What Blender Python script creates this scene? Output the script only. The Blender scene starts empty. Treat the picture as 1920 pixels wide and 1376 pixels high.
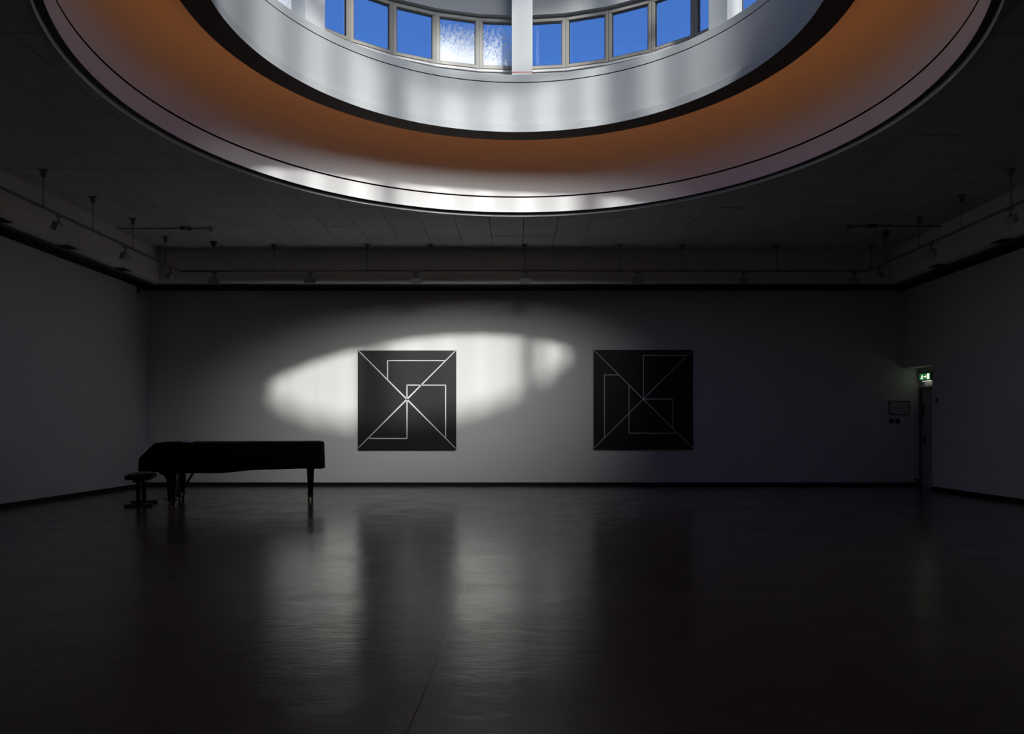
import bpy, bmesh, math, random
from mathutils import Vector, Matrix
random.seed(7)
C = bpy.context.scene.collection
SC = bpy.context.scene
EYE = 1.24            # camera height
F = 1390.0            # focal length in pixels of the 1920 px frame
VX, VY = 970.0, 803.0 # vanishing point of the room's depth
Z0 = 8.13             # distance of the rotunda axis

# ---------------------------------------------------------------- camera, sky, sun, exposure
cam_d = bpy.data.cameras.new('camera')
cam = bpy.data.objects.new('camera', cam_d); C.objects.link(cam)
cam.location = (0, 0, EYE); cam.rotation_euler = (math.pi/2, 0, 0)
cam_d.sensor_width = 36; cam_d.lens = F/1920*36
cam_d.shift_x = (960-VX)/1920; cam_d.shift_y = (VY-688)/1920
cam_d.clip_start = .05; cam_d.clip_end = 300
SC.camera = cam

world = bpy.data.worlds.new('world'); SC.world = world; world.use_nodes = True
wn = world.node_tree; wn.nodes.clear()
wo = wn.nodes.new('ShaderNodeOutputWorld'); bg = wn.nodes.new('ShaderNodeBackground')
tc = wn.nodes.new('ShaderNodeTexCoord'); sx = wn.nodes.new('ShaderNodeSeparateXYZ'); rp = wn.nodes.new('ShaderNodeValToRGB')
wn.links.new(tc.outputs['Generated'], sx.inputs[0]); wn.links.new(sx.outputs['Z'], rp.inputs[0])
rp.color_ramp.elements[0].position = .0; rp.color_ramp.elements[0].color = (.30, .46, .80, 1)
rp.color_ramp.elements[1].position = .9; rp.color_ramp.elements[1].color = (.030, .10, .42, 1)
e = rp.color_ramp.elements.new(.42); e.color = (.085, .23, .69, 1)
wn.links.new(rp.outputs[0], bg.inputs[0]); bg.inputs[1].default_value = .95
wn.links.new(bg.outputs[0], wo.inputs[0])

SUN_DIR = Vector((-.272, 1, -.478)).normalized()
sd = bpy.data.lights.new('sun', 'SUN'); sd.energy = 4.4; sd.angle = math.radians(3.2); sd.color = (1, .965, .91)
sun = bpy.data.objects.new('sun', sd); C.objects.link(sun)
sun.rotation_euler = SUN_DIR.to_track_quat('-Z', 'Y').to_euler(); sun.location = (3, -6, 18)
# added second sun, very wide: soft fill for the glow round the sun patch
hd = bpy.data.lights.new('sun_fill', 'SUN'); hd.energy = 4.6; hd.angle = math.radians(34); hd.color = (1, .97, .91)
fill = bpy.data.objects.new('sun_fill', hd); C.objects.link(fill)
fill.rotation_euler = sun.rotation_euler; fill.location = (3.5, -6, 18)

SC.view_settings.view_transform = 'Standard'; SC.view_settings.look = 'None'
SC.view_settings.exposure = 0; SC.view_settings.gamma = 1; SC.view_settings.use_curve_mapping = False
SC.render.engine = 'CYCLES'
SC.cycles.use_denoising = True
SC.cycles.max_bounces = 7; SC.cycles.diffuse_bounces = 4; SC.cycles.glossy_bounces = 3
SC.cycles.transparent_max_bounces = 8
SC.cycles.sample_clamp_indirect = 3.0
SC.cycles.caustics_reflective = False; SC.cycles.caustics_refractive = False

# ---------------------------------------------------------------- materials
def mat(name, col, rough=.6, metal=0, spec=.5, bump=None, var=None, emit=None, estr=1, vector=None):
    """bump=(scale, strength, distance); var=(scale, amount): brightness mottling of the paint itself"""
    m = bpy.data.materials.new(name); m.use_nodes = True
    nt = m.node_tree; b = nt.nodes['Principled BSDF']
    b.inputs['Base Color'].default_value = (*col, 1)
    b.inputs['Roughness'].default_value = rough; b.inputs['Metallic'].default_value = metal
    b.inputs['Specular IOR Level'].default_value = spec
    t = nt.nodes.new('ShaderNodeTexCoord'); mp = nt.nodes.new('ShaderNodeMapping')
    nt.links.new(t.outputs['Object'], mp.inputs[0])
    if vector: mp.inputs['Scale'].default_value = vector
    if var:
        n = nt.nodes.new('ShaderNodeTexNoise'); n.inputs['Scale'].default_value = var[0]; n.inputs['Detail'].default_value = 5
        nt.links.new(mp.outputs[0], n.inputs[0])
        mr = nt.nodes.new('ShaderNodeMapRange'); mr.inputs[3].default_value = 1-var[1]; mr.inputs[4].default_value = 1+var[1]
        nt.links.new(n.outputs[0], mr.inputs[0])
        mx = nt.nodes.new('ShaderNodeMix'); mx.data_type = 'RGBA'; mx.blend_type = 'MULTIPLY'; mx.inputs[0].default_value = 1
        mx.inputs[6].default_value = (*col, 1); nt.links.new(mr.outputs[0], mx.inputs[7])
        nt.links.new(mx.outputs[2], b.inputs['Base Color'])
    if bump:
        n = nt.nodes.new('ShaderNodeTexNoise'); n.inputs['Scale'].default_value = bump[0]; n.inputs['Detail'].default_value = 4
        nt.links.new(mp.outputs[0], n.inputs[0])
        bp = nt.nodes.new('ShaderNodeBump'); bp.inputs['Strength'].default_value = bump[1]; bp.inputs['Distance'].default_value = bump[2]
        nt.links.new(n.outputs[0], bp.inputs['Height']); nt.links.new(bp.outputs[0], b.inputs['Normal'])
    if emit:
        b.inputs['Emission Color'].default_value = (*emit, 1); b.inputs['Emission Strength'].default_value = estr
    return m

M = {}
M['wall'] = mat('gallery_wall_paint', (.79, .77, .74), .8, spec=.3, bump=(60, .12, .002), var=(3, .02))
M['side'] = mat('side_wall_paint', (.76, .755, .73), .85, spec=.2, bump=(60, .12, .002), var=(2, .03))
M['dark'] = mat('black_paint_and_shade', (.006, .006, .006), .7, spec=.2)
M['base'] = mat('baseboard_paint', (.008, .007, .007), .6, spec=.3)
M['tile'] = mat('ceiling_tile', (.68, .66, .64), .9, spec=.1, bump=(40, .3, .003), var=(1.3, .05))
M['tile2'] = mat('ceiling_tile_darker', (.63, .61, .59), .9, spec=.1, bump=(40, .3, .003), var=(1.3, .05))
M['plenum'] = mat('plenum_dark', (.01, .01, .01), .9, spec=.1)
M['soffit'] = mat('soffit_paint', (.80, .76, .72), .8, spec=.2, bump=(30, .1, .002))
M['soffit_shade'] = mat('soffit_shade_strip', (.12, .115, .11), .8)  # dark grey band: shade under the soffit put into the colour
M['rotunda'] = mat('rotunda_plaster', (.72, .70, .69), .75, spec=.2, bump=(20, .08, .003), var=(2, .02))
M['drum'] = mat('drum_white_paint', (.40, .40, .40), .7, spec=.25, bump=(20, .05, .002), var=(2, .02))
M['ringdark'] = mat('ring_underside_brown', (.13, .115, .105), .8, spec=.2)
M['rim'] = mat('rim_flange_dark', (.05, .055, .055), .6)
M['bead'] = mat('rim_bead_grey', (.75, .75, .74), .4)
M['column'] = mat('column_white_paint', (.50, .50, .50), .6, bump=(30, .05, .001), var=(4, .02))
M['frame'] = mat('window_frame_beige', (.30, .275, .24), .5, var=(8, .03))
M['gasket'] = mat('black_gasket', (.01, .01, .012), .5)
M['sill'] = mat('sill_white', (.55, .52, .52), .5)
M['roof'] = mat('roof_outside_zinc', (.2, .2, .2), .7)
M['canvas'] = mat('painting_dark_ground', (.019, .015, .016), .5, spec=.35, bump=(300, .2, .0008), var=(2.2, .15))
M['line'] = mat('painting_white_line', (.72, .72, .74), .5, spec=.3)
M['line2'] = mat('painting_grey_line', (.60, .60, .63), .5, spec=.3)
M['edge'] = mat('painting_edge', (.006, .006, .008), .5)
M['cloth'] = mat('piano_cover_cloth', (.006, .005, .008), .85, spec=.15, bump=(8, .5, .01))
M['piano'] = mat('piano_black_lacquer', (.004, .004, .004), .22)
M['brass'] = mat('brass', (.22, .15, .055), .4, 1)
M['stool'] = mat('stool_black_vinyl', (.008, .007, .007), .4, bump=(40, .2, .002))
M['metal'] = mat('black_metal', (.01, .01, .01), .4)
M['paper'] = mat('white_paper', (.90, .90, .92), .7)
M['track'] = mat('track_dark_metal', (.22, .21, .20), .5)
M['lamp'] = mat('lamp_grey_metal', (.38, .39, .41), .45)
M['lampglass'] = mat('lamp_front_glass', (.12, .12, .13), .15)
M['door'] = mat('door_grey_paint', (.42, .41, .40), .5)
M['doorframe'] = mat('door_frame_grey', (.10, .10, .10), .5)
M['plastic'] = mat('black_plastic', (.006, .006, .006), .4)
M['white_plastic'] = mat('white_plastic', (.42, .42, .40), .5)
M['notice'] = mat('notice_paper', (.50, .51, .52), .5)
M['ink'] = mat('notice_ink', (.25, .28, .33), .6)
M['exit_green'] = mat('exit_green_lit', (.0, .2, .04), .4, emit=(.03, .42, .09), estr=.28)
M['exit_white'] = mat('exit_white_lit', (.8, .9, .8), .4, emit=(.95, 1, .82), estr=1.1)
M['cove'] = mat('cove_lamp', (1, .4, .1), .5, emit=(1, .34, .085), estr=3.6)
M['red'] = mat('red_tape', (.6, .06, .04), .5)
M['seam'] = mat('floor_seam_weld', (.09, .086, .085), .16)

def floor_material():
    m = bpy.data.materials.new('polished_dark_linoleum'); m.use_nodes = True
    nt = m.node_tree; b = nt.nodes['Principled BSDF']; L = nt.links.new
    t = nt.nodes.new('ShaderNodeTexCoord')
    def noise(scale, vec, detail=5, rough=.6):
        mp = nt.nodes.new('ShaderNodeMapping'); mp.inputs['Scale'].default_value = vec
        L(t.outputs['Object'], mp.inputs[0])
        n = nt.nodes.new('ShaderNodeTexNoise'); n.inputs['Scale'].default_value = scale
        n.inputs['Detail'].default_value = detail; n.inputs['Roughness'].default_value = rough
        L(mp.outputs[0], n.inputs[0]); return n
    a = noise(1.1, (1, 1, 1), 6, .65); r = nt.nodes.new('ShaderNodeValToRGB')
    r.color_ramp.elements[0].position = .3; r.color_ramp.elements[0].color = (.100, .091, .088, 1)
    r.color_ramp.elements[1].position = .75; r.color_ramp.elements[1].color = (.145, .133, .130, 1)
    L(a.outputs[0], r.inputs[0]); L(r.outputs[0], b.inputs['Base Color'])
    w = noise(1.6, (1, 1, 1), 7, .7)
    mr = nt.nodes.new('ShaderNodeMapRange'); mr.inputs[1].default_value = .35; mr.inputs[2].default_value = .65
    mr.inputs[3].default_value = .09; mr.inputs[4].default_value = .22
    L(w.outputs[0], mr.inputs[0]); L(mr.outputs[0], b.inputs['Roughness'])
    b.inputs['Specular IOR Level'].default_value = .5
    n1 = noise(1.3, (.6, 1, 1), 3, .5); n2 = noise(5.5, (.55, 1, 1), 8, .72)
    b1 = nt.nodes.new('ShaderNodeBump'); b1.inputs['Strength'].default_value = 1; b1.inputs['Distance'].default_value = .006
    L(n1.outputs[0], b1.inputs['Height'])
    b2 = nt.nodes.new('ShaderNodeBump'); b2.inputs['Strength'].default_value = 1; b2.inputs['Distance'].default_value = .0028
    L(n2.outputs[0], b2.inputs['Height']); L(b1.outputs[0], b2.inputs['Normal']); L(b2.outputs[0], b.inputs['Normal'])
    return m
M['floor'] = floor_material()

def glass_material(name, frost=False):
    m = bpy.data.materials.new(name); m.use_nodes = True
    nt = m.node_tree; nt.nodes.clear(); L = nt.links.new
    o = nt.nodes.new('ShaderNodeOutputMaterial')
    tr = nt.nodes.new('ShaderNodeBsdfTransparent'); tr.inputs[0].default_value = (.93, .96, .98, 1)
    gl = nt.nodes.new('ShaderNodeBsdfGlossy'); gl.inputs['Roughness'].default_value = .02
    lw = nt.nodes.new('ShaderNodeLayerWeight'); lw.inputs['Blend'].default_value = .5
    pw = nt.nodes.new('ShaderNodeMath'); pw.operation = 'POWER'; pw.inputs[1].default_value = 4; L(lw.outputs['Facing'], pw.inputs[0])
    fr = nt.nodes.new('ShaderNodeMath'); fr.operation = 'MULTIPLY_ADD'; fr.inputs[1].default_value = .7; fr.inputs[2].default_value = .03
    L(pw.outputs[0], fr.inputs[0])
    mx = nt.nodes.new('ShaderNodeMixShader')
    L(fr.outputs[0], mx.inputs[0]); L(tr.outputs[0], mx.inputs[1]); L(gl.outputs[0], mx.inputs[2])
    if not frost:
        L(mx.outputs[0], o.inputs[0]); return m
    # patterned glass with a white frost film that thickens towards the bottom of the pane
    df = nt.nodes.new('ShaderNodeBsdfDiffuse'); df.inputs[0].default_value = (.93, .95, .97, 1)
    tl = nt.nodes.new('ShaderNodeBsdfTranslucent'); tl.inputs[0].default_value = (.9, .93, .96, 1)
    dm = nt.nodes.new('ShaderNodeMixShader'); dm.inputs[0].default_value = .25
    L(df.outputs[0], dm.inputs[1]); L(tl.outputs[0], dm.inputs[2])
    t = nt.nodes.new('ShaderNodeTexCoord'); s = nt.nodes.new('ShaderNodeSeparateXYZ'); L(t.outputs['Generated'], s.inputs[0])
    n = nt.nodes.new('ShaderNodeTexNoise'); n.inputs['Scale'].default_value = 34; n.inputs['Detail'].default_value = 4; n.inputs['Roughness'].default_value = .7
    mp = nt.nodes.new('ShaderNodeMapping'); mp.inputs['Scale'].default_value = (1, 1, .55)
    L(t.outputs['Object'], mp.inputs[0]); L(mp.outputs[0], n.inputs[0])
    g = nt.nodes.new('ShaderNodeMapRange'); L(s.outputs['Z'], g.inputs[0])
    g.inputs[1].default_value = frost[0]; g.inputs[2].default_value = frost[1]; g.inputs[3].default_value = frost[2]; g.inputs[4].default_value = frost[3]
    ad = nt.nodes.new('ShaderNodeMath'); ad.operation = 'ADD'; L(g.outputs[0], ad.inputs[0])
    ns = nt.nodes.new('ShaderNodeMapRange'); L(n.outputs[0], ns.inputs[0])
    ns.inputs[1].default_value = .35; ns.inputs[2].default_value = .65; ns.inputs[3].default_value = -.35; ns.inputs[4].default_value = .35
    L(ns.outputs[0], ad.inputs[1]); ad.use_clamp = True
    fx = nt.nodes.new('ShaderNodeMixShader'); L(ad.outputs[0], fx.inputs[0]); L(mx.outputs[0], fx.inputs[1]); L(dm.outputs[0], fx.inputs[2])
    L(fx.outputs[0], o.inputs[0]); return m
M['glass'] = glass_material('clear_window_glass')
M['frost'] = glass_material('frosted_glass', (0, 1, 1.15, -.05))
M['frost2'] = glass_material('half_frosted_glass', (0, 1, .75, .0))

# ---------------------------------------------------------------- mesh helpers
def link(name, bm, m, parent=None, smooth=False, loc=None):
    me = bpy.data.meshes.new(name); bmesh.ops.recalc_face_normals(bm, faces=bm.faces)
    if smooth:
        for f in bm.faces: f.smooth = True
    bm.to_mesh(me); bm.free()
    for x in (m if isinstance(m, (list, tuple)) else [m]): me.materials.append(x)
    o = bpy.data.objects.new(name, me); C.objects.link(o)
    if parent: o.parent = parent
    if loc: o.location = loc
    return o
def addbox(bm, c, s, rot=None, bev=0, mi=0):
    r = bmesh.ops.create_cube(bm, size=1); vs = r['verts']
    for v in vs: v.co = Vector((v.co.x*s[0], v.co.y*s[1], v.co.z*s[2]))
    if bev:
        es = list({e for v in vs for e in v.link_edges})
        b = bmesh.ops.bevel(bm, geom=es, offset=bev, segments=2, affect='EDGES', profile=.5)
        vs = list({v for f in b['faces'] for v in f.verts} | {v for v in vs if v.is_valid})
    for v in vs:
        if rot: v.co = rot @ v.co
        v.co += Vector(c)
    for f in {f for v in vs for f in v.link_faces}: f.material_index = mi
    return vs
def box(name, c, s, m, parent=None, bev=0, rot=None):
    bm = bmesh.new(); addbox(bm, c, s, rot, bev); return link(name, bm, m, parent)
def tube(bm, p, q, r, n=10, r2=None):
    p, q = Vector(p), Vector(q); d = (q-p); l = d.length
    mtx = Matrix.Translation((p+q)/2) @ d.to_track_quat('Z', 'Y').to_matrix().to_4x4()
    bmesh.ops.create_cone(bm, cap_ends=True, segments=n, radius1=r, radius2=r if r2 is None else r2, depth=l, matrix=mtx)
def lathe(name, prof, m, parent=None, seg=192, smooth=True, cx=0, cy=Z0, a0=0, a1=360, mats=None, closed=False):
    """prof: list of (radius, height above eye); mats: material index per profile segment"""
    bm = bmesh.new(); full = abs(a1-a0-360) < 1e-6; n = seg if full else seg+1; rows = []
    for i in range(n):
        a = math.radians(a0+(a1-a0)*i/seg)
        rows.append([bm.verts.new((cx+r*math.sin(a), cy+r*math.cos(a), h+EYE)) for r, h in prof])
    k = len(prof)
    for i in range(seg):
        A, B = rows[i], rows[(i+1) % n]
        for j in range(k if closed else k-1):
            f = bm.faces.new((A[j], B[j], B[(j+1) % k], A[(j+1) % k])); f.smooth = smooth
            if mats: f.material_index = mats[j]
    o = link(name, bm, m, parent)
    if smooth:
        o.data.set_sharp_from_angle(angle=math.radians(25))
    return o
def tag(o, label=None, cat=None, group=None, kind=None):
    if label: o['label'] = label
    if cat: o['category'] = cat
    if group: o['group'] = group
    if kind: o['kind'] = kind
    return o
def S(o, label=None): return tag(o, label, kind='structure')
def empty(name, loc, label, cat, group=None, rz=0):
    o = bpy.data.objects.new(name, None); C.objects.link(o); o.location = loc; o.rotation_euler = (0, 0, rz)
    o.empty_display_size = .1
    return tag(o, label, cat, group)

# ---------------------------------------------------------------- the room
D = 16.0                      # back wall
XL, XR, XN = -7.965, 8.33, 8.69
YB = -1.6                     # wall behind the camera
WT = 2.99+EYE                 # visible wall top
HC = 3.65+EYE                 # ceiling height
ZR = 14.88                    # where the right wall ends and the door niche begins
bm = bmesh.new(); addbox(bm, ((XL+XN)/2, (D+YB)/2, -.1), (XN-XL+.6, D-YB+.6, .2))
floor = S(link('floor', bm, M['floor']), 'dark grey polished floor with soft sheen')
bm = bmesh.new()
pts = [(-.30, 11.4), (-.38, 7.2), (-.44, 3.4), (-.50, .5)]
w = .0036
rows = [(bm.verts.new((x-w, y, .0008)), bm.verts.new((x+w, y, .0008))) for x, y in pts]
for a, b in zip(rows, rows[1:]): bm.faces.new((a[0], a[1], b[1], b[0]))
link('seam', bm, M['seam'], floor)
S(box('wall_back', ((XL+XN)/2, D+.15, WT/2+.4), (XN-XL+.6, .3, WT+.8), M['wall']), 'pale back wall with a patch of sunlight')
S(box('wall_left', (XL-.15, (D+YB)/2, WT/2+.4), (.3, D-YB, WT+.8), M['side']), 'dim left wall')
bm = bmesh.new()
addbox(bm, (XR+.15+.1, (ZR+YB)/2, WT/2+.4), (.5, ZR-YB, WT+.8))
addbox(bm, (XR+.25, (ZR+D)/2, (2.53+WT+.8)/2), (.5, D-ZR, WT+.8-2.53))
S(link('wall_right', bm, M['side']), 'dim right wall with a door niche at its far end')
S(box('wall_niche', (XN+.15, (ZR+D)/2, 1.3), (.3, D-ZR, 2.7), M['side']), 'back of the door niche in the right wall')
S(box('wall_front', ((XL+XN)/2, YB-.15, WT/2+.4), (XN-XL+.6, .3, WT+.8), M['side']))
bh = .075
S(box('baseboard_back', ((XL+XN)/2, D-.008, bh/2), (XN-XL, .016, bh), M['base']))
S(box('baseboard_left', (XL+.008, (D+YB)/2, bh/2), (.016, D-YB-.02, bh), M['base']))
S(box('baseboard_right', (XR-.008, (ZR+YB)/2, bh/2), (.016, ZR-YB, bh), M['base']))
S(box('trim_1', ((XL+XN)/2, D-.012, WT+.0), (XN-XL, .024, .035), M['dark']), 'thin dark cap along the top of the back wall')
S(box('trim_2', (XL+.012, (D+YB)/2, WT+.0), (.024, D-YB-.03, .035), M['dark']), 'thin dark cap along the top of the left wall')
S(box('trim_3', (XR-.012, (D+YB)/2, WT+.0), (.024, D-YB-.03, .035), M['dark']), 'thin dark cap along the top of the right wall')

# dropped soffit running round the room: (inner point, outer point) at each corner
IN = [(-7.28, YB), (-7.28, 15.08), (7.60, 15.08), (7.60, YB)]
OUT = [(XL, YB), (XL, D), (XR, D), (XR, YB)]
def soffit(name, i, label):
    prof = [(0, 3.67, 0), (0, 3.10, 0)]
    for k in range(1, 7):
        a = math.radians(15*k); prof.append((.085*(1-math.cos(a)), 3.10-.12*math.sin(a), 0))
    prof += [(.22, 2.985, 0), (.36, 2.987, 2), (.36, 2.99, 1), (.95, 2.99, 1)]  # underside steps from grey to black: shade towards the wall put into the colour
    bm = bmesh.new(); cols = []
    ln = [Vector((OUT[j][0]-IN[j][0], OUT[j][1]-IN[j][1])) for j in (i, i+1)]
    for jj, j in enumerate((i, i+1)):
        col = []
        for o, h, _ in prof:
            d = ln[jj].copy()
            # offset measured square to this side
            depth = abs(d.x) if i != 1 else abs(d.y)
            t = min(o/depth, 1.0)
            if j in (0, 3): d = Vector((OUT[j][0]-IN[j][0], 0))
            col.append(bm.verts.new((IN[j][0]+d.x*t, IN[j][1]+d.y*t, h+EYE)))
        cols.append(col)
    for k in range(len(prof)-1):
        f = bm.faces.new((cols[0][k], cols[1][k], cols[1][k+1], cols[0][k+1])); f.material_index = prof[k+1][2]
        f.smooth = 1 <= k <= 6
    return S(link(name, bm, [M['soffit'], M['dark'], M['soffit_shade']]), label)
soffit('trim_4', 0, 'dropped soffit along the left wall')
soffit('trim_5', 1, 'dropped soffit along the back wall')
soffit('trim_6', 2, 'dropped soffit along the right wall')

# ceiling: dark slab with a round hole, and 600 mm tiles hung just under it
RH = 4.53
bm = bmesh.new(); inner = []; outer = []
N = 144; x0, x1, y0, y1 = XL-.3, XN+.3, YB-.3, D+.3
for i in range(N):
    a = 2*math.pi*i/N; dx, dy = math.sin(a), math.cos(a)
    t = min([((x1 if dx > 0 else x0))/dx if abs(dx) > 1e-9 else 1e9, ((y1 if dy > 0 else y0)-Z0)/dy if abs(dy) > 1e-9 else 1e9])
    inner.append(bm.verts.new((4.46*dx, Z0+4.46*dy, HC+.03))); outer.append(bm.verts.new((t*dx, Z0+t*dy, HC+.03)))
corners = {}
for i in range(N):
    j = (i+1) % N
    bm.faces.new((inner[i], inner[j], outer[j], outer[i]))
for sxx in (x0, x1):      # close the four clipped corners
    for syy in (y0, y1):
        best = min(range(N), key=lambda i: max(abs(outer[i].co.x-sxx), abs(outer[i].co.y-syy)))
        for i, j in ((best, (best+1) % N), ((best-1) % N, best)):
            A, B = outer[i].co, outer[j].co
            if (abs(A.x-B.x) > 1e-6) and (abs(A.y-B.y) > 1e-6):
                bm.faces.new((outer[i], outer[j], bm.verts.new((sxx, syy, HC+.03))))
bm2 = bmesh.new(); bmesh.ops.solidify(bm, geom=bm.faces[:], thickness=-.12); bm2.free()
ceiling = S(link('ceiling', bm, M['plenum']), 'dark tiled ceiling round the great circular opening')
def clip(poly, nx, ny, c):       # keep nx*x+ny*y >= c
    out = []
    for k in range(len(poly)):
        P, Q = poly[k], poly[(k+1) % len(poly)]
        a, b = nx*P[0]+ny*P[1]-c, nx*Q[0]+ny*Q[1]-c
        if a >= 0: out.append(P)
        if (a >= 0) != (b >= 0):
            t = a/(a-b); out.append((P[0]+t*(Q[0]-P[0]), P[1]+t*(Q[1]-P[1])))
    return out
def prism(bm, poly, z0, z1):
    b = [bm.verts.new((x, y, z0)) for x, y in poly]; t = [bm.verts.new((x, y, z1)) for x, y in poly]
    bm.faces.new(b); bm.faces.new(t[::-1])
    for k in range(len(poly)):
        j = (k+1) % len(poly); bm.faces.new((b[k], b[j], t[j], t[k]))
TX, TY, TP, G = .11, 6.85, .60, .005
shared = {}
stuff = bmesh.new(); tiles = []
for iy in range(-15, 15):
    for ix in range(-14, 14):
        xa, ya = TX+ix*TP, TY+iy*TP
        xb, yb = min(xa+TP, 7.60), min(ya+TP, 15.08)
        xa = max(xa, -7.28); ya = max(ya, YB)
        if xb-xa < .05 or yb-ya < .05: continue
        poly = [(xa+G, ya+G), (xb-G, ya+G), (xb-G, yb-G), (xa+G, yb-G)]
        cx, cy = (xa+xb)/2, (ya+yb)/2
        r = math.hypot(cx, cy-Z0)
        full = abs(xb-xa-TP) < 1e-6 and abs(yb-ya-TP) < 1e-6
        if r < RH+.45:
            if max(math.hypot(p[0], p[1]-Z0) for p in poly) < RH: continue
            if min(math.hypot(p[0], p[1]-Z0) for p in poly) < RH+.01 or r < RH+.3:
                nx, ny = cx/r, (cy-Z0)/r
                poly = clip(poly, nx, ny, RH-.02+ny*Z0); full = False
                if len(poly) < 3: continue
        tiles.append((cy, cx, poly, full))
tiles.sort(key=lambda t: -t[0])
for k, (cy, cx, poly, full) in enumerate(tiles):
    visible = cy > 5.9
    dz = random.choice((0, 0, .0015, .003)); m = M['tile'] if random.random() < .8 else M['tile2']
    if not visible or k >= 299:
        prism(stuff, [(x, y) for x, y in poly], HC, HC+.02); continue
    sag = abs(cx-3.41) < .05 and abs(cy-12.55) < .05
    if full:
        key = m.name
        if key not in shared:
            bm = bmesh.new(); h = TP/2-G; prism(bm, [(-h, -h), (h, -h), (h, h), (-h, h)], 0, .02)
            me = bpy.data.meshes.new('ceiling_tile'); bmesh.ops.recalc_face_normals(bm, faces=bm.faces); bm.to_mesh(me); bm.free(); me.materials.append(m); shared[key] = me
        o = bpy.data.objects.new('ceiling_tile', shared[key]); C.objects.link(o)
    else:
        bm = bmesh.new(); prism(bm, [(x-cx, y-cy) for x, y in poly], 0, .02); o = link('ceiling_tile', bm, m)
    o.parent = ceiling; o.location = (cx, cy, HC+dz)
    if sag: o.rotation_euler = (0, math.radians(2.6), 0); o.location.z = HC-.010
st = link('ceiling_tiles_overhead', stuff, M['tile'], ceiling); st['kind'] = 'stuff'

# ---------------------------------------------------------------- the rotunda above the opening
S(lathe('wall_rotunda', [(4.43, 3.66), (4.43, 3.905), (4.47, 3.905), (4.47, 3.93), (4.43, 3.93), (4.43, 5.455), (3.40, 5.455)],
        [M['rotunda'], M['dark']], mats=[0, 1, 1, 1, 0, 0]), 'round plaster band under the skylight with a thin black groove')
S(lathe('wall_rotunda_backing', [(4.60, 3.70), (4.60, 5.6)], M['plenum'], seg=96))
S(lathe('trim_7', [(4.436, 3.69), (4.436, 3.664), (4.515, 3.664), (4.515, 3.69)], M['rim'], closed=True), 'dark flange round the circular opening')
S(lathe('trim_8', [(4.512, 3.69), (4.512, 3.622), (4.518, 3.612), (4.532, 3.612), (4.540, 3.66), (4.540, 3.69)], M['bead'], closed=True), 'fine light bead on the outer rim of the opening')
S(lathe('trim_9', [(3.27, 4.562), (3.605, 4.562), (3.61, 4.570), (3.56, 4.585), (3.44, 4.60), (3.42, 5.25), (3.36, 5.25), (3.36, 4.57)], M['ringdark'], closed=True),
  'dark underside of the hanging ring')
S(lathe('wall_drum', [(3.268, 4.556), (3.268, 4.672), (3.276, 4.682), (3.345, 4.686), (3.345, 5.345), (3.375, 5.345), (3.375, 5.362), (3.35, 5.362), (3.35, 5.47), (3.36, 5.48), (4.2, 5.48)],
        [M['drum'], M['dark']], mats=[0, 0, 0, 0, 1, 1, 1, 0, 0, 0]), 'white drum of the skylight catching window shaped sun patches')
S(lathe('trim_10', [(3.40, 5.46), (4.5, 5.46), (4.5, 5.6), (4.3, 5.6), (4.3, 5.47), (3.4, 5.47)], M['plenum'], closed=True, seg=96))
ct = lathe('cove_light', [(3.85+.02*math.cos(a), 5.08+.02*math.sin(a)) for a in [2*math.pi*k/8 for k in range(8)]], M['cove'], closed=True, seg=120)
tag(ct, 'warm orange cove light tube hidden on top of the dark hanging ring', 'light')

# lantern: parapet, 36 window bays, head fascia, roof
TH0 = 1.15
def head(t):
    t = abs((t+180) % 360-180); u = min(max((t-62)/40, 0), 1); u = u*u*(3-2*u)
    return 6.71+u*(10.2-6.71)
def sillh(t): return 5.862 if abs((t+180)%360-180) < 75 else 5.50
def roofh(t): return head(t)+.95
RW = 4.1
S(lathe('wall_parapet', [(4.05, 5.47), (4.05, 5.835), (4.28, 5.835), (4.28, 5.4)], M['drum'], seg=15, a0=TH0-80, a1=TH0+70, smooth=False), 'white parapet below the skylight windows')
S(lathe('trim_11', [(4.02, 5.83), (4.02, 5.862), (4.2, 5.862), (4.2, 5.83)], M['sill'], closed=True, seg=15, a0=TH0-80, a1=TH0+70, smooth=False), 'sunlit white sill below the skylight windows')
def P(t, r, h): a = math.radians(t); return Vector((r*math.sin(a), Z0+r*math.cos(a), h+EYE))
bm = bmesh.new()
for k in range(36):
    a, b = TH0+10*k, TH0+10*(k+1); hh = head(a+5)
    r1, r2 = 3.98, 4.25
    ha, hb = roofh(a), roofh(b)
    q = [P(a, r1, hh+.03), P(b, r1, hh+.03), P(b, r1, hb), P(a, r1, ha), P(a, r2, hh+.03), P(b, r2, hh+.03), P(b, r2, hb), P(a, r2, ha)]
    v = [bm.verts.new(p) for p in q]
    for f in ((0, 1, 2, 3), (4, 7, 6, 5), (0, 4, 5, 1), (3, 2, 6, 7), (0, 3, 7, 4), (1, 5, 6, 2)): bm.faces.new([v[i] for i in f])
S(link('wall_fascia', bm, M['drum']), 'curved white fascia above the skylight windows')
bm = bmesh.new(); rings = []
for r in (4.4, 3.2, 2.0, .8):
    rings.append([bm.verts.new(P(TH0+10*k, r, roofh(TH0+10*k)*(r/4.4)**1+(1-(r/4.4))*9.3)) for k in range(36)])
c = bm.verts.new(P(0, 0, 9.3))
for A, B in zip(rings, rings[1:]):
    for k in range(36): bm.faces.new((A[k], A[(k+1) % 36], B[(k+1) % 36], B[k]))
for k in range(36): bm.faces.new((rings[-1][k], rings[-1][(k+1) % 36], c))
bmesh.ops.solidify(bm, geom=bm.faces[:], thickness=.15)
S(link('ceiling_lantern', bm, M['drum']), 'sloping white lantern roof')

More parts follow.
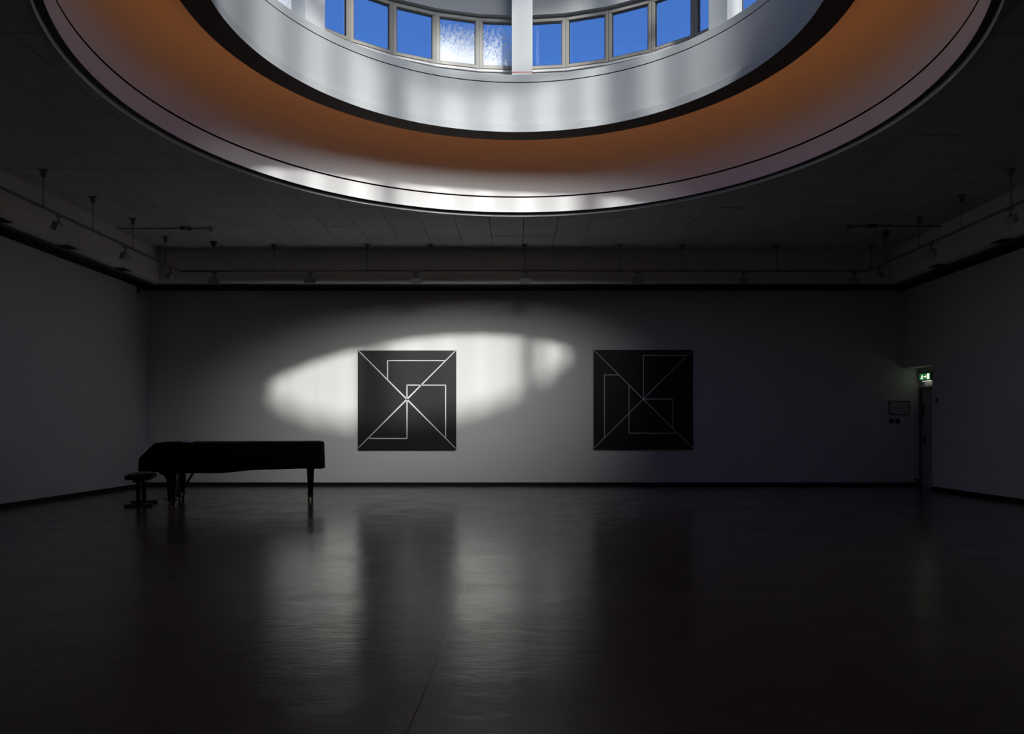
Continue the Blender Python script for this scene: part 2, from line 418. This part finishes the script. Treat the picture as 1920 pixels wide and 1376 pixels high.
def window(n, k):
    a, b = TH0+10*k, TH0+10*(k+1); mid = a+5; hh = head(mid)
    A, B = P(a, RW, 0), P(b, RW, 0); c2 = (A+B)/2; wid = (B-A).length-.008
    rot = Matrix.Rotation(-math.radians(mid), 3, 'Z')
    base = sillh(mid); H = hh-base+.03
    org = Vector((c2.x, c2.y, base+EYE))
    bm = bmesh.new(); fw, d = .058, .07
    def bx(x, z, sx_, sz_, y=0, dd=d, mi=0): addbox(bm, (x, y, z), (sx_, dd, sz_), bev=0, mi=mi)
    bx(-wid/2+fw/2, H/2, fw, H); bx(wid/2-fw/2, H/2, fw, H); bx(0, .042, wid-2*fw, .084); bx(0, H-.042, wid-2*fw, .084)
    # raised inner lip of the casement, as on the photographed frames
    for s in (-1, 1): bx(s*(wid/2-fw*.38), H/2, fw*.62, H-.05, -.042, .014)
    bx(0, .055, wid-.06, .045, -.042, .014); bx(0, H-.055, wid-.06, .045, -.042, .014)
    tall = hh > 7.6
    if tall:
        bx(0, 8.72-base, wid, .28)
    o = link('window_%d' % n, bm, M['frame'], loc=org); o.rotation_euler = (0, 0, -math.radians(mid)); S(o)
    pw, ph = wid-2*fw, H-.168
    g = bmesh.new()
    for s in (-1, 1): addbox(g, (s*(pw/2-.004), -.01, H/2), (.012, .03, ph))
    addbox(g, (0, -.01, .084+.005), (pw, .03, .012)); addbox(g, (0, -.01, H-.084-.005), (pw, .03, .012))
    link('gasket', g, M['gasket'], o)
    mt = M['glass']
    if k == 30: mt = M['frost']
    if k == 34: mt = M['frost']       # third pane left of the middle column's bay, filled in below
    if k == 35: mt = M['frost2']
    box('pane', (0, .012, H/2), (pw, .006, ph), mt, o)
    return o
for n in range(36): window(n+1, n)

# square columns standing on the drum's ledge
for t, r in ((1.25, 3.60), (53, 3.62), (-53.3, 3.62), (126, 3.66), (180, 3.66), (-126, 3.66)):
    p = P(t, r, 0); top = (roofh(t)*(r/4.4)+(1-r/4.4)*9.3)
    o = box('column', (0, 0, (top-5.48)/2), (.325, .325, top-5.48+.05), M['column'], bev=.008)
    o.location = (p.x, p.y, 5.48+EYE); o.rotation_euler = (0, 0, -math.radians(t))
    lab = {1.25: 'square white column in the middle of the skylight windows', 53: 'square white column at the right end of the visible skylight windows',
           -53.3: 'square white column at the left end of the visible skylight windows'}.get(t)
    S(o, lab)
p = P(1.25, 3.60, 0)
tp = box('tape_strip', (0, 0, .0), (.335, .335, .012), M['red'])
tp.location = (p.x, p.y, 5.555+EYE)
tag(tp, 'thin red strip round the foot of the middle white column', 'strip')

# ---------------------------------------------------------------- the two paintings
def painting(x0, y0, x1, y1, segs, lm, label):
    k = (D-.05)/F
    X0, X1 = (x0-VX)*k, (x1-VX)*k; H0, H1 = (VY-y1)*k+EYE, (VY-y0)*k+EYE
    w, h = X1-X0, H1-H0
    e = empty('painting', ((X0+X1)/2, D-.055, H0), label, 'painting', 'pair of square line paintings on the back wall')
    box('canvas', (0, .005, h/2), (w, .01, h), M['canvas'], e)
    bm = bmesh.new()
    addbox(bm, (0, .032, h/2), (w-.02, .044, h-.02)); link('stretcher', bm, M['edge'], e)
    for (ax, ay, bx_, by, w1, w2) in segs:      # normalised, y down; widths at both ends and, for diagonals, thick at the crossing
        A = Vector((-w/2+ax*w, 0, h-ay*h)); B = Vector((-w/2+bx_*w, 0, h-by*h))
        d = (B-A).normalized(); nrm = Vector((-d.z, 0, d.x))
        bm = bmesh.new()
        pts = [(A, w1), (B, w2)] if w1 >= 0 else [(A, -w1), ((A+B)/2, w2), (B, -w1)]
        ring = []
        for p, ww in pts:
            ring.append([bm.verts.new(p+nrm*ww/2*s+Vector((0, yy, 0))) for s, yy in ((-1, 0.001), (-1, -.003), (1, -.003), (1, .001))])
        for R1, R2 in zip(ring, ring[1:]):
            for q in range(4): bm.faces.new((R1[q], R1[(q+1) % 4], R2[(q+1) % 4], R2[q]))
        bm.faces.new(ring[0]); bm.faces.new(ring[-1])
        link('line', bm, lm, e)
def nrm(x, y, o=(178, 153), s=(1059, 1065)): return ((x-o[0])/s[0], (y-o[1])/s[1])
def seg(a, b, w1, w2, **k): return (*nrm(*a, **k), *nrm(*b, **k), w1, w2)
painting(671, 657, 855.5, 842.5, [
    seg((190, 160), (1228, 1203), -.017, .030), seg((1228, 157), (185, 1200), -.017, .030),
    seg((498, 465), (498, 259), .020, .020), seg((494, 263), (1115, 263), .020, .020),
    seg((300, 1100), (711, 1100), .021, .021), seg((707, 1100), (707, 680), .021, .026), seg((707, 680), (707, 522), .026, .022),
    seg((703, 526), (1126, 526), .024, .021), seg((1122, 526), (1122, 1092), .021, .021)],
    M['line'], 'dark square painting of white crossing lines and angular figures in the sunlight')
o2 = dict(o=(130, 148), s=(1067, 1068))
painting(1113, 656, 1299, 842, [
    seg((137, 155), (1190, 1200), -.014, .019, **o2), seg((1190, 152), (138, 1202), -.014, .019, **o2),
    seg((665, 670), (665, 203), .016, .016, **o2), seg((661, 207), (1132, 207), .015, .015, **o2),
    seg((400, 417), (243, 417), .016, .016, **o2), seg((247, 417), (247, 1088), .016, .016, **o2),
    seg((672, 677), (984, 677), .016, .016, **o2), seg((980, 677), (980, 988), .016, .016, **o2),
    seg((510, 525), (510, 1048), .016, .016, **o2), seg((506, 1044), (1028, 1044), .016, .016, **o2)],
    M['line2'], 'black square painting of thin grey crossing lines in the shade, right of the sunlit one')

# ---------------------------------------------------------------- grand piano under its cover
RZ = math.radians(17)
piano = empty('grand_piano', (-5.39, 11.57, 0), 'covered black concert grand piano on brass castered legs by the left wall', 'piano', rz=RZ)
# local frame: +x from keyboard to tail, +y away from the camera; origin at the near front leg
OUTL = [(-.42, -.14)]
def bez(p0, p1, p2, p3, n):
    return [tuple((1-t)**3*a+3*(1-t)**2*t*b+3*(1-t)*t*t*c_+t**3*d for a, b, c_, d in zip(p0, p1, p2, p3)) for t in [k/n for k in range(n+1)]]
plan = [(-.44, 1.36), (-.45, .6), (-.44, -.14)] + bez((-.30, -.16), (.55, -.17), (.75, -.10), (1.05, .12), 10) \
     + bez((1.15, .20), (1.5, .42), (1.9, .36), (2.15, .46), 8) + bez((2.22, .50), (2.34, .60), (2.37, .95), (2.30, 1.22), 7) + bez((2.26, 1.30), (2.2, 1.35), (1.5, 1.36), (.2, 1.37), 6)
def zt(x): return .80+(1.012-.80)*min(max((x+.44)/.22, 0), 1)
def inset(pl, d):
    n = len(pl); out = []
    for i in range(n):
        a, b, c_ = Vector(pl[i-1]), Vector(pl[i]), Vector(pl[(i+1) % n])
        t = (c_-a).normalized(); nn = Vector((t.y, -t.x))     # plan runs counter-clockwise seen from below
        out.append((b.x-nn.x*d, b.y-nn.y*d))
    return out
def area(pl): return sum(pl[i-1][0]*pl[i][1]-pl[i][0]*pl[i-1][1] for i in range(len(pl)))/2
if area(plan) < 0: plan.reverse()
# densify
dense = []
for i in range(len(plan)):
    a, b = Vector(plan[i-1]), Vector(plan[i]); n = max(1, int((b-a).length/.09))
    dense += [tuple(a.lerp(b, (k+1)/n)) for k in range(n)]
def lid(bm, ring, dz):      # flat lid split along the fold over the keyboard, then bent to its slope
    zs = [v.co.z for v in ring]
    for v in ring: v.co.z = 0
    f = bm.faces.new(ring); old = set(bm.verts)
    g = bmesh.ops.bisect_plane(bm, geom=[f]+list(f.edges)+ring, plane_co=(-.22, 0, 0), plane_no=(1, 0, 0))
    for v, z in zip(ring, zs): v.co.z = z
    for v in set(bm.verts)-old: v.co.z = zt(v.co.x)+dz
    bmesh.ops.triangulate(bm, faces=[q for q in bm.faces if len(q.verts) > 5])
def case_mesh(pl, zlo, top_fn, bm, wave=0, flare=0, rnd=.03):
    layers = []
    inn = inset(pl, rnd); outw = inset(pl, -flare)
    n = len(pl)
    spec = []
    for i, (x, y) in enumerate(pl):
        hem = zlo + wave*(.5*math.sin(i*.37)+.35*math.sin(i*.9+1)) + (.018 if -.5 < x < -.1 else 0) - .014*math.exp(-((x-.6)/.6)**2)
        fold = .006*math.sin(i*1.3)+.004*math.sin(i*2.9)
        t = zt(x) if top_fn else top_fn
        spec.append((hem, fold, t))
    def ring(f): return [bm.verts.new(f(i)) for i in range(n)]
    R = [ring(lambda i: (outw[i][0]+(spec[i][1] if wave else 0), outw[i][1]-(spec[i][1] if wave else 0), spec[i][0])),
         ring(lambda i: ((outw[i][0]+pl[i][0])/2, (outw[i][1]+pl[i][1])/2, (spec[i][0]+spec[i][2])/2)),
         ring(lambda i: (pl[i][0], pl[i][1], spec[i][2]-rnd)),
         ring(lambda i: (pl[i][0]*.7+inn[i][0]*.3, pl[i][1]*.7+inn[i][1]*.3, spec[i][2]-rnd*.3)),
         ring(lambda i: (inn[i][0], inn[i][1], spec[i][2]))]
    for A, B in zip(R, R[1:]):
        for i in range(n): bm.faces.new((A[i], A[(i+1) % n], B[(i+1) % n], B[i])).smooth = True
    lid(bm, R[-1], 0)
bm = bmesh.new(); case_mesh(dense, .555, True, bm, wave=.012, flare=.012)
cover = link('piano_cover', bm, M['cloth']); cover.location = (-5.39, 11.57, 0); cover.rotation_euler = (0, 0, RZ)
sol = cover.modifiers.new('thick', 'SOLIDIFY'); sol.thickness = .004; sol.offset = 1
tag(cover, 'black fabric cover draped over the grand piano', 'cover')
bm = bmesh.new(); ins = inset(dense, .03)
case_pts = [(x, y) for x, y in ins]
b_ = [bm.verts.new((x, y, .62)) for x, y in case_pts]; t_ = [bm.verts.new((x, y, zt(x)-.035)) for x, y in case_pts]
bm.faces.new(b_)
for i in range(len(b_)): bm.faces.new((b_[i], b_[(i+1) % len(b_)], t_[(i+1) % len(b_)], t_[i]))
lid(bm, t_, -.035); link('case', bm, M['piano'], piano)
def leg(x, y, big):
    bm = bmesh.new()
    w = .15 if big else .12
    prof = [(.62, w*1.25), (.50, w), (.30, w*.85), (.10, w*.62)]
    vs = [[bm.verts.new((x+sx_*ww/2, y+sy*ww/2, z)) for sx_, sy in ((-1, -1), (1, -1), (1, 1), (-1, 1))] for z, ww in prof]
    for A, B in zip(vs, vs[1:]):
        for i in range(4): bm.faces.new((A[i], A[(i+1) % 4], B[(i+1) % 4], B[i]))
    bm.faces.new(vs[0]); bm.faces.new(vs[-1])
    if big:      # curved bracket towards the keyboard
        pr = [(x-w/2-.10*(1-math.sin(a)), .53+.0-.12*(1-math.cos(a))) for a in [math.radians(15*k) for k in range(7)]]
        A = [bm.verts.new((px, y-.04, pz)) for px, pz in pr]+[bm.verts.new((x, y-.04, .41)), bm.verts.new((x, y-.04, .56)), bm.verts.new((x-w/2-.10, y-.04, .56))]
        B = [bm.verts.new((v.co.x, y+.04, v.co.z)) for v in A]
        bm.faces.new(A); bm.faces.new(B[::-1])
        for i in range(len(A)): bm.faces.new((A[i], A[(i+1) % len(A)], B[(i+1) % len(A)], B[i]))
    o = link('leg', bm, M['piano'], piano)
    bm = bmesh.new()
    tube(bm, (x, y, .115), (x, y, .085), .055, 16)
    for s in (-1, 1): tube(bm, (x+s*.012, y, .038), (x+s*.045, y, .038), .038, 16)
    addbox(bm, (x, y, .062), (.075, .03, .05), bev=.006)
    link('caster', bm, M['brass'], o)
    bm = bmesh.new(); tube(bm, (x, y, .135), (x, y, .115), .075 if big else .05, 16); link('collar', bm, M['piano'], o)
leg(0, 0, True); leg(-.02, 1.22, True); leg(2.10, .72, False)
bm = bmesh.new()
for yy in (.55, .67): tube(bm, (-.02, yy, .62), (.0, yy-.01*(yy-.61)/.06, .17), .016)
addbox(bm, (.0, .61, .15), (.12, .30, .05), bev=.01); link('pedal_lyre', bm, M['piano'], piano)
bm = bmesh.new(); tube(bm, (.30, .62, .62), (.06, .61, .20), .018); link('brace', bm, M['piano'], piano)
for yy in (.53, .61, .69):
    bm = bmesh.new(); addbox(bm, (-.13, yy, .085), (.16, .028, .014), bev=.005); addbox(bm, (-.04, yy, .10), (.02, .02, .06)); link('pedal', bm, M['brass'], piano)
bm = bmesh.new(); ppts = [(.07, .12, .57), (.08, .14, .40), (.085, .2, .28), (.06, .26, .2), (.02, .2, .13), (-.02, .12, .06)]
for a, b in zip(ppts, ppts[1:]): tube(bm, a, b, .006, 6)
link('cable', bm, M['plastic'], piano)
pp = empty('paper_stack', (-5.30, 11.92, 1.014), 'small white paper block on top of the covered piano', 'paper', rz=math.radians(2))
box('sheets', (0, 0, .017), (.135, .10, .034), M['paper'], pp, bev=.002); box('top_sheet', (.002, .003, .036), (.13, .098, .003), M['paper'], pp)

# stool
stool = empty('piano_stool', (-6.10, 12.03, 0), 'black padded piano stool on two columns left of the piano', 'stool', rz=math.radians(19))
bm = bmesh.new(); addbox(bm, (0, 0, .465), (.40, .72, .085), bev=.035); o = link('seat', bm, M['stool'], stool, smooth=True)
bm = bmesh.new(); addbox(bm, (0, 0, .405), (.17, .62, .05), bev=.006); link('seat_frame', bm, M['metal'], stool)
for yy in (-.31, .31):
    bm = bmesh.new(); addbox(bm, (0, yy, .215), (.062, .05, .35), bev=.006); link('column', bm, M['metal'], stool)
    bm = bmesh.new(); addbox(bm, (0, yy, .0225), (.40, .055, .035), bev=.006)
    for s in (-1, 1): tube(bm, (s*.17, yy, 0), (s*.17, yy, .008), .02, 10)
    link('foot', bm, M['metal'], stool)
bm = bmesh.new(); tube(bm, (.08, -.1, .40), (.13, -.12, .365), .006, 8); tube(bm, (.13, -.12, .365), (.145, -.125, .35), .012, 8); link('height_lever', bm, M['metal'], stool)

# ---------------------------------------------------------------- lighting tracks, rods, lamps
TZ = 3.12+EYE
def track(a, b, rods, label):
    e = empty('lighting_track', (0, 0, TZ), label, 'light track', 'suspended lighting tracks')
    a, b = Vector(a), Vector(b); d = (b-a).normalized(); c = (a+b)/2
    s = (abs(b.x-a.x)+.035, .035, .035) if abs(d.x) > .5 else (.035, abs(b.y-a.y), .035)
    box('rail', (c.x, c.y, 0), s, M['track'], e, bev=.004)
    for (x, y) in rods:
        bm = bmesh.new(); tube(bm, (x, y, .015), (x, y, HC-TZ-.03), .006, 8); r = link('rod', bm, M['track'], e)
        bm = bmesh.new(); tube(bm, (x, y, HC-TZ-.105), (x, y, HC-TZ-.012), .030, 14, .036); addbox(bm, (x, y, HC-TZ-.006), (.12, .06, .012)); link('canopy', bm, M['track'], r)
        bm = bmesh.new(); tube(bm, (x, y, .015), (x, y, .04), .014, 10); link('clamp', bm, M['track'], r)
    return e
YT = 14.7
def bx_(px, y=YT): return (px-VX)*y/F
track((-6.69, YT, 0), (6.95, YT, 0), [(bx_(p), YT) for p in (514, 689.4, 806.7, 984.2, 1161, 1279.6, 1456, 1633)], 'long dark lighting track hung on rods along the back wall')
track((-6.69, 1.0, 0), (-6.69, YT-.05, 0), [(-6.69, y) for y in (6.8, 8.03, 9.25, 10.46, 11.68, 12.90, 14.1)], 'dark lighting track hung on rods along the left wall')
track((6.95, 1.0, 0), (6.95, YT-.05, 0), [(6.95, y) for y in (6.8, 8.0, 9.2, 10.43, 11.6, 12.8, 14.0)], 'dark lighting track hung on rods along the right wall')
def lamp(x, y, rz, label, tilt=20):
    e = empty('track_lamp', (x, y, TZ-.018), label, 'lamp', 'box floodlights hung from the tracks', rz)
    bm = bmesh.new(); addbox(bm, (0, 0, -.014), (.10, .034, .028), bev=.003); tube(bm, (0, 0, -.02), (0, 0, -.085), .011, 10); link('adapter', bm, M['track'], e)
    bm = bmesh.new()
    addbox(bm, (0, 0, -.09), (.06, .02, .012))
    for s in (-1, 1): addbox(bm, (s*.03, 0, -.10), (.006, .02, .03))
    link('bracket', bm, M['track'], e)
    R = Matrix.Rotation(math.radians(tilt), 3, 'X')
    bm = bmesh.new()      # wedge-shaped housing: deep at the lit front, shallow at the back
    w, h, d = .205, .125, .085
    q = [(-w/2, -d/2, h*.22), (w/2, -d/2, h*.22), (w/2, -d/2, -h*.5), (-w/2, -d/2, -h*.5), (-w/2, d/2, h*.5), (w/2, d/2, h*.5), (w/2, d/2, -h*.5), (-w/2, d/2, -h*.5)]
    v = [bm.verts.new(R @ Vector(p)+Vector((0, 0, -.168))) for p in q]
    for f in ((0, 1, 2, 3), (4, 7, 6, 5), (0, 4, 5, 1), (3, 2, 6, 7), (0, 3, 7, 4), (1, 5, 6, 2)): bm.faces.new([v[i] for i in f])
    bmesh.ops.bevel(bm, geom=bm.edges[:], offset=.006, segments=2, affect='EDGES')
    h_ = link('housing', bm, M['lamp'], e)
    bm = bmesh.new(); addbox(bm, R @ Vector((0, d/2+.002, 0))+Vector((0, 0, -.168)), (w-.03, .006, h-.03), rot=R); link('glass', bm, M['lampglass'], h_)
nm = ['second lamp from the left on the back track', 'third lamp from the left on the back track', 'lamp on the back track above the gap between the paintings',
      'lamp on the back track above the right painting', 'lamp on the back track right of the right painting', 'rightmost lamp on the back track']
for (px, l) in zip((402, 581.5, 780, 986, 1195.5, 1394, 1602), ['small lamp at the left end of the back track'] + nm):
    lamp(bx_(px), YT, 0, 'grey box floodlight, '+l, tilt=random.choice((-4, 0, 5)))
for y, l in ((10.81, 'nearest visible lamp on the left track'), (12.65, 'middle lamp on the left track'), (14.3, 'last lamp on the left track before the corner')):
    lamp(-6.69, y, math.radians(90), 'grey box floodlight, '+l)
for y, l in ((10.45, 'nearest visible lamp on the right track'), (12.45, 'middle lamp on the right track'), (14.25, 'last lamp on the right track before the corner')):
    lamp(6.95, y, math.radians(-90), 'grey box floodlight, '+l)

# square dark vents in the soffit underside
def vent(x, y, label):
    e = empty('square_vent', (x, y, 2.985+EYE), label, 'vent', 'square vents under the side soffits')
    box('opening', (0, 0, -.002), (.20, .30, .006), M['dark'], e)
    bm = bmesh.new()
    for s in (-1, 1): addbox(bm, (s*.104, 0, -.004), (.008, .316, .01)); addbox(bm, (0, s*.154, -.004), (.2, .008, .01))
    link('frame', bm, M['track'], e)
for y, l in ((10.6, 'nearest visible'), (12.2, 'middle'), (13.9, 'farthest')):
    vent(-7.40-.01, y, 'dark square vent under the left soffit, %s of three' % l)
for y, l in ((11.8, 'nearer'), (13.6, 'farther')):
    vent(7.73, y, 'dark square vent under the right soffit, %s of two' % l)

# ceiling conduits with their devices, and two cone-shaped fittings
def conduit(x0, x1, y, xb, sgn, label):
    e = empty('ceiling_conduit', (0, y, HC), label, 'conduit')
    bm = bmesh.new(); tube(bm, (x0, 0, -.022), (x1, 0, -.022), .013, 10); link('pipe', bm, M['track'], e)
    bm = bmesh.new(); addbox(bm, (x1, 0, -.02), (.09, .09, .04), bev=.006); tube(bm, (x1, 0, -.04), (x1, 0, -.075), .028, 14); link('detector', bm, M['lamp'] if sgn > 0 else M['white_plastic'], e)
    bm = bmesh.new(); addbox(bm, (xb, 0, -.022), (.17, .10, .044), bev=.006); b = link('junction_box', bm, M['metal'], e)
    for k in range(3):
        bm = bmesh.new(); o = (k-1)*.03
        tube(bm, (xb-.03+o, -.0, -.045), (xb-.03+o-sgn*-.17, -.25, -.055), .007, 8); link('rod', bm, M['track'], b)
conduit(-7.27, -5.57, 13.46, -6.02, 1, 'dark ceiling conduit with junction box and end detector near the left soffit')
conduit(7.59, 5.95, 13.3, 6.38, -1, 'dark ceiling conduit with junction box and end detector near the right soffit')
for (px, y, z, l) in ((400.5, 14.5, 0, 'small black cone shaped ceiling fitting near the left corner'), (1661, 13.75, 0, 'small black cone shaped ceiling fitting near the right corner')):
    e = empty('ceiling_speaker', ((px-VX)*y/F, y, HC), l, 'speaker')
    bm = bmesh.new(); tube(bm, (0, 0, -.105), (0, 0, -.012), .014, 18, .062); link('cone', bm, M['plastic'], e)
    bm = bmesh.new(); tube(bm, (0, 0, -.012), (0, 0, 0), .066, 18); link('flange', bm, M['plastic'], e)

# security camera in the left corner and two small corner sensors
e = empty('security_camera', (XL, 15.55, 4.17), 'small dark security camera on a bracket in the top left corner', 'camera')
box('mount', (.012, 0, -.01), (.024, .06, .14), M['metal'], e, bev=.003)
bm = bmesh.new(); tube(bm, (.02, 0, -.03), (.13, .02, -.0), .010, 8); link('arm', bm, M['metal'], e)
bm = bmesh.new(); addbox(bm, (.17, .02, .01), (.14, .06, .055), bev=.008); b = link('body', bm, M['plastic'], e)
bm = bmesh.new(); tube(bm, (.24, .02, .01), (.26, .02, .01), .02, 14); link('lens', bm, M['lampglass'], b)
for x, l in ((XL+.04, 'tiny round wall sensor near the left end of the back wall'), (XR-.09, 'tiny round wall sensor near the right end of the back wall')):
    e = empty('wall_sensor', (x, D, (VY-644)*D/F+EYE), l, 'sensor')
    bm = bmesh.new(); tube(bm, (0, -.03, 0), (0, 0, 0), .035, 18); link('body', bm, M['wall'], e)
    bm = bmesh.new(); tube(bm, (0, -.036, 0), (0, -.03, 0), .018, 14); link('lens', bm, M['lamp'], e)

# ---------------------------------------------------------------- right end: notice, switches, door, exit sign
kb = D/F
def bw(px, py): return ((px-VX)*kb, (VY-py)*kb+EYE)
(xa, zb), (xb, za) = bw(1667, 777), bw(1705, 751.5)
e = empty('framed_notice', ((xa+xb)/2, D, (za+zb)/2), 'framed pale notice with faint plan lines on the back wall left of the door', 'notice')
w, h = xb-xa, za-zb
box('backing', (0, -.008, 0), (w, .012, h), M['notice'], e)
bm = bmesh.new()
for s in (-1, 1): addbox(bm, (s*(w/2-.006), -.014, 0), (.012, .022, h)); addbox(bm, (0, -.014, s*(h/2-.006)), (w-.024, .022, .012))
link('frame', bm, M['doorframe'], e)
bm = bmesh.new()
for x, z, sx_, sz_ in ((-.02, .0, .26, .012), (-.02, -.02, .10, .02), (.02, .07, .05, .008), (0, .02, .2, .006), (.13, -.1, .06, .012), (-.1, .0, .008, .05), (.09, .0, .008, .05)):
    addbox(bm, (x, -.0145, z), (sx_, .001, sz_))
link('print', bm, M['ink'], e)
for px, l in ((1671.3, 'left of the two black switch plates under the framed notice'), (1682.8, 'right of the two black switch plates under the framed notice')):
    x, z = bw(px, 789)
    e = empty('switch_plate', (x, D, z), l, 'switch', 'black switch plates')
    box('plate', (0, -.006, 0), (.098, .012, .098), M['plastic'], e, bev=.003)
    for s in (-1, 1): box('rocker', (s*.02, -.014, 0), (.034, .006, .06), M['metal'], e, bev=.001)
x, z = bw(1718, 899.5)
e = empty('wall_socket', (x, D, z), 'small dark socket low on the back wall beside the door niche', 'socket')
box('plate', (0, -.008, 0), (.095, .016, .045), M['doorframe'], e, bev=.003)
for s in (-1, 1):
    bm = bmesh.new(); tube(bm, (s*.024, -.018, 0), (s*.024, -.014, 0), .014, 12); link('outlet', bm, M['plastic'], e)
e = empty('wall_plate', (XR, 14.72, (VY-751)*14.72/F+EYE), 'small pale oval fitting on the right wall beside the door', 'fitting')
bm = bmesh.new(); tube(bm, (-.02, 0, 0), (0, 0, 0), .045, 20); link('cover', bm, M['doorframe'], e)
bm = bmesh.new(); tube(bm, (-.026, 0, 0), (-.02, 0, 0), .032, 20); link('cap', bm, M['white_plastic'], e)
# door in the niche (hinged wall at X = XN)
d = bpy.data.objects.new('door_1', None); C.objects.link(d); d.location = (XN, 15.45, 0); S(d, 'grey door in the niche at the far right corner')
DH, DW = 2.12, .98
bm = bmesh.new()
for s in (-1, 1): addbox(bm, (-.02, s*(DW/2-.03), DH/2), (.06, .06, DH))
addbox(bm, (-.02, 0, DH-.03), (.06, DW-.12, .06)); link('frame', bm, M['doorframe'], d)
leaf = box('leaf', (-.006, 0, (DH-.07)/2+.005), (.04, DW-.14, DH-.075), M['door'], d)
bm = bmesh.new(); addbox(bm, (-.032, .32, 1.02), (.012, .045, .20), bev=.003); tube(bm, (-.03, .32, 1.0), (-.08, .32, 1.0), .01, 10); tube(bm, (-.08, .33, 1.0), (-.08, .20, 1.0), .01, 10); link('handle', bm, M['metal'], leaf)
bm = bmesh.new(); addbox(bm, (-.032, .36, 1.63), (.016, .05, .24), bev=.004); link('closer_plate', bm, M['metal'], leaf)
# exit sign above the door
sg = empty('exit_sign', (XN, 15.70, 2.335), 'lit green and white exit sign with running figure above the door', 'sign')
box('housing', (-.03, 0, 0), (.06, .46, .18), M['doorframe'], sg, bev=.004)
box('panel', (-.062, 0, 0), (.006, .40, .135), M['exit_green'], sg)
bm = bmesh.new()       # running figure, arrow and doorway, read from the room (-X side); +y is to the viewer's left
def bar(y1, z1, y2, z2, r): tube(bm, (-.067, y1, z1), (-.067, y2, z2), r, 8)
bar(.085, .045, .085, .046, .014)
bar(.088, .03, .105, -.01, .010); bar(.105, -.01, .08, -.03, .008); bar(.08, -.03, .085, -.055, .007); bar(.105, -.01, .125, -.03, .008); bar(.125, -.03, .15, -.032, .007)
bar(.09, .02, .065, .005, .006); bar(.09, .022, .12, .012, .006)
link('running_figure', bm, M['exit_white'], sg)
bm = bmesh.new(); addbox(bm, (-.067, -.005, 0), (.006, .055, .018)); 
v = [bm.verts.new((-.068, y, z)) for y, z in ((-.03, .035), (-.03, -.035), (-.062, 0))]; bm.faces.new(v); link('arrow', bm, M['exit_white'], sg)
bm = bmesh.new(); addbox(bm, (-.067, -.135, 0), (.006, .085, .115)); link('doorway', bm, M['exit_white'], sg)
bm = bmesh.new(); addbox(bm, (-.045, -.05, -.094), (.03, .30, .008)); link('diffuser', bm, M['exit_white'], sg)
